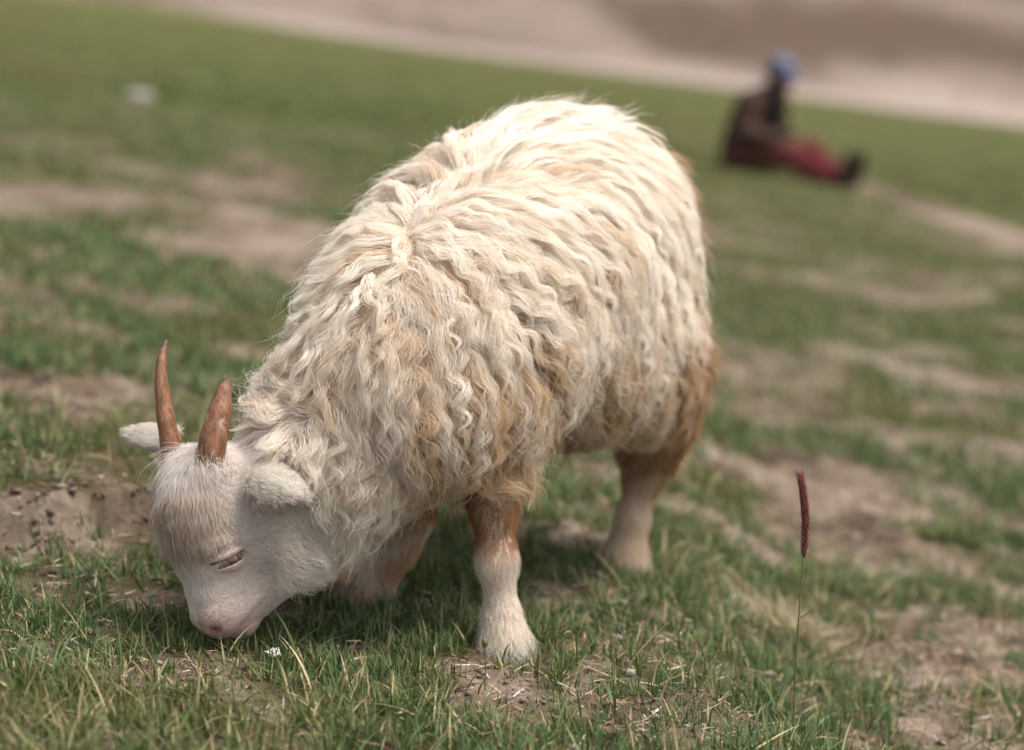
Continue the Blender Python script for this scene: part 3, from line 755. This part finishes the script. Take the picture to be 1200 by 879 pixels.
def bez(pts, n):
    pts = np.array(pts, float); k = len(pts); t = np.linspace(0, k - 1, n); out = []
    for u in t:
        i = min(int(u), k - 2); f = u - i
        p0, p1, p2, p3 = pts[max(i - 1, 0)], pts[i], pts[i + 1], pts[min(i + 2, k - 1)]
        out.append(.5 * ((2 * p1) + (-p0 + p2) * f + (2 * p0 - 5 * p1 + 4 * p2 - p3) * f ** 2 + (-p0 + 3 * p1 - 3 * p2 + p3) * f ** 3))
    return np.array(out)
def mat_horn():
    m, t, b, out = mat_new('horn_keratin')
    g = N(t, 'TexCoord').outputs['Object']
    att = N(t, 'Attribute', attribute_name='tint')
    mp = N(t, 'Mapping'); mp.inputs['Scale'].default_value = (160, 160, 28); t.links.new(g, mp.inputs[0])
    n = N(t, 'TexNoise', Scale=1.0, Detail=6, Roughness=.65); t.links.new(mp.outputs[0], n.inputs[0])
    n2 = N(t, 'TexNoise', Scale=70, Detail=4); t.links.new(g, n2.inputs[0])
    c = mixc(t, .75, att.outputs['Color'], mixc(t, ramp(t, n.outputs[0], .3, .7), (.32, .28, .27), (1.75, 1.6, 1.45)), 'MULTIPLY')
    c = mixc(t, ramp(t, n2.outputs[0], .60, .72), c, (.34, .24, .19))
    t.links.new(c, b.inputs['Base Color']); b.inputs['Roughness'].default_value = .48; b.inputs['Specular IOR Level'].default_value = .4
    bp = N(t, 'Bump', Strength=.8, Distance=.0022); t.links.new(n.outputs[0], bp.inputs['Height']); t.links.new(bp.outputs[0], b.inputs['Normal'])
    return m
M_HORN = mat_horn()
def horn(pts, w0, w1, wide):
    p = bez(pts, 30); t = np.linspace(0, 1, 30)
    prof = np.interp(t, [0, .3, .6, .85, .96, 1], [1, .86, .62, .36, .24, .10])
    V, F = tube(p, [(w0 * q, w1 * q) for q in prof], 22, wide, .036)
    me = poly_mesh('horn', V, F)
    tt = np.concatenate([np.repeat(t, 22), [0, 1]])[:, None]
    a = np.array([.145, .072, .044]); bcol = np.array([.18, .085, .044]); d = np.array([.05, .028, .022])
    C = a + (bcol - a) * np.sin(tt * 3); C = C + (d - C) * sstep(.84, .97, tt); vcol(me, C)
    link('horn', me, M_HORN, goat)
horn([W(241, 572, 2.42), W(246, 540, 2.405), W(254, 495, 2.415), W(262, 462, 2.43), W(266, 443, 2.44)], .0215, .017, (1, 0, .1))
horn([W(203, 545, 2.462), W(199, 515, 2.465), W(192, 475, 2.475), W(189, 430, 2.49), W(195, 398, 2.51)], .0145, .017, (1, 0, 0))

M_HOOF = mat_plain('hoof_horn', (.22, .15, .13), .6, 200, .4, .3, .3, .001)
def hoof(c, fwd, sc=1.0):
    fwd = unit(np.array([fwd[0], fwd[1], 0])); sd_ = np.array([-fwd[1], fwd[0], 0]); V, F = [], []
    for sg in (1, -1):
        o = len(V); ring = 12
        for (z, ln, wd, sh) in ((.030, .017, .011, -.004), (.016, .022, .0125, .0), (.003, .026, .0135, .004), (-.002, .025, .013, .004)):
            for j in range(ring):
                th = 2 * math.pi * j / ring; a = math.cos(th); b = math.sin(th)
                V.append(np.array(c) + (fwd * (a * ln * (1.15 if a > 0 else .8) + sh) + sd_ * (b * wd * (1 - .35 * max(a, 0)) + sg * .0125) + np.array([0, 0, z])) * sc)
        for i in range(3):
            for j in range(ring): F.append((o + i * ring + j, o + i * ring + (j + 1) % ring, o + (i + 1) * ring + (j + 1) % ring, o + (i + 1) * ring + j))
        F.append(tuple(o + j for j in range(ring))); F.append(tuple(o + 3 * ring + ring - 1 - j for j in range(ring)))
    link('hoof', poly_mesh('hoof', V, F), M_HOOF, goat)
def gz(p): return np.array([p[0], p[1], height(np.array([p[0]]), np.array([p[1]]))[0] + .002])
hoof(gz(FL + [0, -.012, 0]), (-.1, -1), .72); hoof(gz(W(404, 684, 2.66)), (-.9, -.5), .72); hoof(gz(HL + [0, -.008, 0]), (-.3, -1), .72)
hoof(gz(HL + LAT * -.20 + AXh * .05), (-.3, -1), .72)

M_EYE = mat_plain('eye_amber', (.045, .022, .012), .08, 300, .3, 0, .6)
M_RIM = mat_plain('eyelid_rim', (.09, .05, .04), .5, 300, .3, .1, .3)
M_LID = mat_plain('eyelid_skin', (.56, .43, .37), .55, 400, .25, .3, .3, .0005)
def eye(sg):
    c = HP(.098, .000, .0288 * sg); V0, F0 = ico(3)
    e = link('eye', poly_mesh('eye', c + V0 * .0250, F0), M_EYE, goat)
    out = unit(hL * sg + hF * .35)
    eU = unit(hU + hF * .32); eU = unit(eU - out * (eU @ out)); fw = unit(np.cross(out, eU))
    def shell(name, a0, a1, r0, r1):
        V, F = [], []; nu, nv = 24, 7
        for side_ in (r0, r1):
            for i in range(nv):
                el = math.radians(a0 + (a1 - a0) * i / (nv - 1))
                for j in range(nu):
                    az = math.radians(-82 + 164 * j / (nu - 1)); e2 = el * (1 - .35 * abs(az) ** 2 / 2.05)
                    V.append(c + side_ * (out * math.cos(e2) * math.cos(az) + fw * math.sin(az) * math.cos(e2) * 1.05 + eU * math.sin(e2)))
        L = nu * nv
        for i in range(nv - 1):
            for j in range(nu - 1):
                a = i * nu + j; F.append((a, a + 1, a + nu + 1, a + nu)); F.append((L + a, L + a + nu, L + a + nu + 1, L + a + 1))
        for j in range(nu - 1):
            F.append((j, L + j, L + j + 1, j + 1)); b = (nv - 1) * nu; F.append((b + j, b + j + 1, L + b + j + 1, L + b + j))
        link(name, poly_mesh(name, V, F), M_LID, e)
    shell('eyelid', -8, 70, .0252, .0263); shell('eyelid', -70, -33, .0252, .0261)
    rim = [c + .0263 * (out * math.cos(math.radians(-8)) * math.cos(a) + fw * math.sin(a) * 1.05 + eU * math.sin(math.radians(-8) * (1 - .35 * a * a / 2.05))) for a in np.linspace(-1.2, 1.2, 20)]
    V, F = tube(np.array(rim), [.0011] * 20, 6, (0, 0, 1)); link('eyelid_rim', poly_mesh('eyelid_rim', V, F), M_RIM, e)
    nl_ = 1500; az = np.radians(rng.uniform(-76, 76, nl_)); el = np.radians(np.where(rng.random(nl_) < .72, rng.uniform(-2, 62, nl_), rng.uniform(-66, -37, nl_))) * (1 - .35 * az ** 2 / 2.05)
    nrm = np.outer(np.cos(el) * np.cos(az), out) + np.outer(np.sin(az) * np.cos(el) * 1.05, fw) + np.outer(np.sin(el), eU)
    t = np.linspace(0, 1, 5); dl = unit(np.tile(-hF * .8 + hU * .25, (nl_, 1)) + rng.normal(0, .2, (nl_, 3)) + nrm * .35)
    hair('eyelid_fur', c + .0262 * nrm[:, None] + dl[:, None] * (t[None, :, None] * rng.uniform(.003, .006, (nl_, 1, 1))), np.full((nl_, 5), .00016) * (1 - .7 * t), np.repeat((np.array([.74, .62, .55]) * rng.uniform(.75, 1.1, (nl_, 1)))[:, None], 5, 1), M_HAIR, e)
    n = 260; az = np.radians(rng.uniform(-66, 50, n)); t = np.linspace(0, 1, 6)
    root = c + .0261 * (np.outer(np.cos(az), out) + np.outer(np.sin(az), fw) * 1.05 - eU * .13)
    d = np.outer(np.cos(az), out) * .55 + np.outer(np.sin(az), fw) * .6 - eU * .8 + rng.normal(0, .07, (n, 3))
    Q = root[:, None] + d[:, None] * (t[None, :, None] * rng.uniform(.006, .011, (n, 1, 1)))
    hair('eyelashes', Q, np.full((n, 6), .00007) * (1 - .7 * t), np.tile([.46, .39, .33], (n, 6, 1)), M_HAIR, e)
eye(1); eye(-1)

# ------------------------------------------------------------------ small plants and stones
def tube_path(pts, r0, r1, n=24, seg=7):
    p = bez(pts, n); return tube(p, list(np.linspace(r0, r1, n)), seg, (1, .2, 0))
M_STEM = mat_plain('seed_stem', (.13, .14, .06), .6, 120, .3, .1, .2)
M_SPIKE = mat_attr('seed_spike', .7, .2, 300, .2, .0006)
def seed_grass():
    b = G(929, 884); Y = b[1]; b[2] -= .004
    root = thing('grass_seed_stalk', b, 'tall thin stalk with a reddish brown seed spike beside the goat', 'seed stalk')
    V, F = tube_path([b, W(932, 790, Y), W(937, 710, Y - .004), W(942, 645, Y)], .00125, .0008); link('stem', poly_mesh('stem', V, F), M_STEM, root)
    sp = bez([W(942, 650, Y), W(944, 610, Y), W(941, 575, Y), W(937, 556, Y)], 40); T = unit(np.gradient(sp, axis=0))
    V0, F0 = ico(1); VV, FF, CC = [], [], []; o = 0
    for i in range(230):
        t = (i + .5) / 230; k = min(int(t * 39), 38); c = sp[k] + (sp[k + 1] - sp[k]) * (t * 39 - k); a = i * 2.4
        e = np.array([math.cos(a), math.sin(a), 0]); w = .0030 * math.sin(math.pi * min(1, .12 + t * .98)) ** .6 + .0004
        d = unit(T[k] * 1.0 + e * .42); x1 = unit(np.cross(d, [0, .3, 1])); x2 = np.cross(d, x1)
        v = c + e * w + V0[:, 2:3] * d * .0046 + V0[:, 0:1] * x1 * .0011 + V0[:, 1:2] * x2 * .0011
        VV.append(v); FF.append(F0 + o); o += len(v)
        col = np.array([.16, .065, .045]) * (1 - t) + np.array([.15, .035, .055]) * t; CC.append(np.tile(col * rng.uniform(.6, 1.7), (len(v), 1)))
    me = new_mesh('seed_spike', np.concatenate(VV), np.concatenate(FF)); vcol(me, np.concatenate(CC)); link('seed_spike', me, M_SPIKE, root)
    # fine awns
    n = 420; k = rng.integers(1, 39, n); a = rng.uniform(0, 6.28, n); e = np.stack([np.cos(a), np.sin(a), np.zeros(n)], 1)
    st = sp[k] + e * .003; d = T[k] + e * .35; t = np.linspace(0, 1, 4)
    hair('awns', st[:, None] + d[:, None] * (t[None, :, None] * rng.uniform(.005, .010, (n, 1, 1))), np.full((n, 4), .00011), np.tile([.26, .11, .10], (n, 4, 1)), M_HAIR, root)
    V, F = tube_path([W(938, 724, Y), W(946, 719, Y - .01), W(953, 714, Y - .015)], .0006, .0003, 8, 5); link('side_leaf', poly_mesh('side_leaf', V, F), M_STEM, root)
seed_grass()
def bud_stalk():
    b = G(568, 812); Y = b[1]
    root = thing('bud_stalk', b, 'short brown bud on a thin green stalk in front of the forehoof', 'bud stalk')
    V, F = tube_path([b - [0, 0, .004], W(569, 785, Y), W(568, 758, Y)], .0011, .0009, 12); link('stem', poly_mesh('stem', V, F), M_STEM, root)
    V0, F0 = ico(2); c = W(568, 753, Y); V = c + V0 * np.array([.0035, .0035, .006]) * (1 + .15 * np.sin(V0[:, 2:3] * 14))
    me = poly_mesh('bud', V, F0); vcol(me, np.tile([.15, .10, .04], (len(V), 1))); link('bud', me, M_SPIKE, root)
bud_stalk()
def flower():
    b = G(321, 777); b[2] = height(b[:1], b[1:2])[0]
    VV, FF, o = [], [], 0; V0, F0 = ico(1)
    for i in range(46):
        d = rng.normal(0, 1, 3); d[2] = abs(d[2]); d = d / np.linalg.norm(d) * rng.uniform(.003, .011); r = rng.uniform(.0012, .0026)
        v = b + d * [1, 1, .8] + [0, 0, .012] + V0 * r * (1 + rng.uniform(-.3, .3, (len(V0), 1))); VV.append(v); FF.append(F0 + o); o += len(v)
    root = thing('flower_cluster', b, 'tiny crumbly white flower cluster in the turf below the muzzle', 'flower')
    V, F = tube_path([b - [0, 0, .003], b + [.001, 0, .006], b + [0, 0, .012]], .0009, .0008, 6, 5); link('stem', poly_mesh('stem', V, F), M_STEM, root)
    link('petals', poly_mesh('petals', np.concatenate(VV), np.concatenate(FF), False), mat_plain('white_petals', (.62, .60, .55), .8, 300, .2), root)
flower()
def dry_tuft():
    b = G(935, 745); n = 420
    a = rng.uniform(0, 6.28, n); r = np.abs(rng.normal(0, .045, n)); x = b[0] + r * np.cos(a) * 1.3; y = b[1] + r * np.sin(a)
    P = np.stack([x, y, height(x, y) - .004], -1)
    H = Heap(); C = np.array([.40, .33, .20]) * rng.uniform(.6, 1.2, (n, 1))
    H.add(*blades(P, a + rng.normal(0, .5, n), np.clip(rng.normal(.6, .35, n), 0, 1.5), rng.uniform(.03, .085, n), rng.uniform(.0008, .0016, n), rng.uniform(.2, 1.1, n), C, 4))
    H.build('dry_grass_tuft', M_STRAW, label='pale dry grass tuft behind the tall seed stalk', cat='grass tuft', kind='stuff')
dry_tuft()
M_STONE = mat_plain('pale_stone', (.21, .19, .17), .9, 12, .3, .4, .2, .02)
def stone(px, py, r, label, flat=.6):
    b = G(px, py); V0, F0 = ico(3)
    q = 1 + .5 * (fbm(V0 + px, 1.6, 3, 3) - .5); V = V0 * q[:, None] * np.array([r * 1.2, r, r * flat]) + b + [0, 0, r * flat * .45]
    o = link('stone', poly_mesh('stone', V, F0), M_STONE, label=label, cat='stone')
stone(163, 118, .075, 'pale whitish stone lying alone on the far grass')

# ------------------------------------------------------------------ the seated person
def person():
    o = G(870, 200); fw = unit(np.array([.80, -.60, 0])); lf = np.array([-fw[1], fw[0], 0])
    def p(f, l, u):
        q = o + fw * f + lf * l; g = base_height(q[0], q[1]) - base_height(o[0], o[1]); return q + np.array([0, 0, u + g * np.clip(f / .8, 0, 1)])
    root = thing('person', o, 'person in dark jacket, red trousers and blue cap sitting on the far grass', 'person')
    sh = {s_: p(.15, .18 * s_, .49) for s_ in (1, -1)}; el = {1: p(.13, .27, .27), -1: p(.17, -.26, .28)}; ha = {1: p(.36, .07, .235), -1: p(.38, -.06, .24)}
    hp = {s_: p(.02, .09 * s_, .10) for s_ in (1, -1)}; kn = {1: p(.43, .14, .19), -1: p(.42, -.12, .15)}; an = {1: p(.80, .06, .065), -1: p(.79, -.07, .06)}
    lo = o + [-.55, -.75, -.25]; hi = o + [1.2, .6, .95]
    def col(V, c): return np.tile(c, (len(V), 1))
    M = mat_attr('cloth_and_skin', .85, .15, 60, .3, .004)
    # body, one continuous surface
    f = Field(lo, hi, .0085)
    f.chain([p(0, 0, .11), p(.07, 0, .30), p(.15, 0, .45)], [.13, .12, .12], .06); f.cone(p(.18, 0, .49), p(.25, 0, .59), .055, .05, .03)
    hc = p(.28, 0, .685); A = np.stack([fw * .96 - np.array([0, 0, .25]), lf, fw * .25 + np.array([0, 0, .96])])
    f.ell(hc, (.095, .075, .115), A, .02); f.ell(hc + fw * .04 - [0, 0, .06], (.055, .055, .06), A, .03)
    f.ell(hc + fw * .092 - [0, 0, .03], (.018, .012, .025), A, .015)
    for s_ in (1, -1):
        f.ell(hc + lf * .076 * s_ - [0, 0, .012], (.018, .008, .028), A, .01)
        f.chain([sh[s_], el[s_], ha[s_]], [.055, .042, .028], .03)
        d = unit(ha[s_] - el[s_]); sd_ = unit(np.cross(d, [0, 0, 1])); palm = ha[s_] + d * .045
        f.ell(palm, (.05, .04, .018), np.stack([d, sd_, np.cross(d, sd_)]), .02)
        for i in range(4):
            a = palm + d * .035 + sd_ * (.027 - .018 * i); ln = (.075, .085, .08, .06)[i]; f.chain([a, a + d * ln * .5 - [0, 0, .006], a + d * ln * .85 - [0, 0, .03]], [.010, .009, .008], .006)
        a = palm - d * .02 + sd_ * s_ * -.035; f.chain([a, a + d * .03 + sd_ * s_ * -.025, a + d * .06 + sd_ * s_ * -.03], [.013, .011, .009], .008)
        f.chain([hp[s_], kn[s_], an[s_]], [.085, .058, .038], .04); f.cone(an[s_], an[s_] + fw * .06 + [0, 0, .10], .038, .03, .02)
    V, F = f.mesh(1); me = new_mesh('body', V, F, True); vcol(me, col(V, [.15, .075, .045])); link('body', me, M, root)
    # jacket
    f = Field(lo, hi, .011)
    f.chain([p(.0, 0, .12), p(.07, 0, .30), p(.15, 0, .45)], [.17, .165, .15], .06); f.cone(p(.17, 0, .49), p(.22, 0, .555), .085, .07, .03)
    for s_ in (1, -1): f.cone(p(.14, 0, .47), sh[s_], .09, .082, .05); f.chain([sh[s_], el[s_], el[s_] + (ha[s_] - el[s_]) * .9], [.08, .068, .05], .04)
    V, F = f.mesh(1); V = V + vnormals(V, F) * ((fbm(V, 9, 3, 4) - .5) * .035)[:, None]; me = new_mesh('jacket', V, F, True)
    fr = sstep(.05, .12, (V - o) @ fw - .25 * (V[:, 2] - o[2]))[:, None] * (np.abs((V - o) @ lf) < .1)[:, None]
    vcol(me, np.array([.050, .028, .020]) * (1 - fr) + np.array([.014, .012, .013]) * fr); link('jacket', me, M, root)
    # trousers
    f = Field(lo, hi, .011)
    f.ell(p(.02, 0, .10), (.15, .17, .115), np.stack([fw, lf, [0, 0, 1]]), .05)
    for s_ in (1, -1): f.chain([hp[s_], kn[s_], an[s_] - fw * .06], [.105, .078, .066], .04)
    V, F = f.mesh(1); V = V + vnormals(V, F) * ((fbm(V, 11, 3, 6) - .5) * .028)[:, None]; me = new_mesh('trousers', V, F, True)
    k = sstep(.30, .52, (V - o) @ fw)[:, None]; vcol(me, np.array([.095, .038, .028]) * (1 - k) + np.array([.085, .012, .015]) * k); link('trousers', me, M, root)
    for s_ in (1, -1):
        f = Field(lo, hi, .008); a = an[s_]; f.cone(a + [0, 0, -.01], a + fw * .03 + [0, 0, .02], .055, .052, .03); f.cone(a + fw * .03 - [0, 0, .01], a + fw * .085 + [0, 0, .15], .050, .040, .03)
        V, F = f.mesh(1); me = new_mesh('shoe', V, F, True); vcol(me, col(V, [.035, .026, .018])); link('shoe', me, M, root)
    # cap: crown and brim
    f = Field(lo, hi, .006); up = A[2]; f.ell(hc + up * .05, (.104, .090, .085), A, .01); V, F = f.mesh(1)
    h = (V - hc) @ up; V = V + up * np.maximum(.03 - h, 0)[:, None]
    me = new_mesh('cap', V, F, True); vcol(me, col(V, [.125, .135, .18])); cp = link('cap', me, M, root)
    VV, FF = [], []
    for i in range(13):
        a = math.radians(-62 + 124 * i / 12)
        for r_, dz in ((.085, .034), (.155 * (.75 + .25 * math.cos(a)), .012), (.155 * (.75 + .25 * math.cos(a)), .008), (.085, .028)):
            VV.append(hc + A[0] * r_ * math.cos(a) + A[1] * r_ * math.sin(a) * .95 + up * dz)
    for i in range(12):
        for k in range(4): FF.append((i * 4 + k, i * 4 + (k + 1) % 4, i * 4 + 4 + (k + 1) % 4, i * 4 + 4 + k))
    me = poly_mesh('brim', VV, FF); vcol(me, np.tile([.10, .11, .20], (len(VV), 1))); link('brim', me, M, cp)
    f = Field(lo, hi, .007); f.ell(hc + up * .02 - fw * .02, (.090, .081, .095), A, .01); V, F = f.mesh(1); me = new_mesh('hair', V, F, True); vcol(me, col(V, [.012, .010, .009])); link('hair', me, M, root)
person()
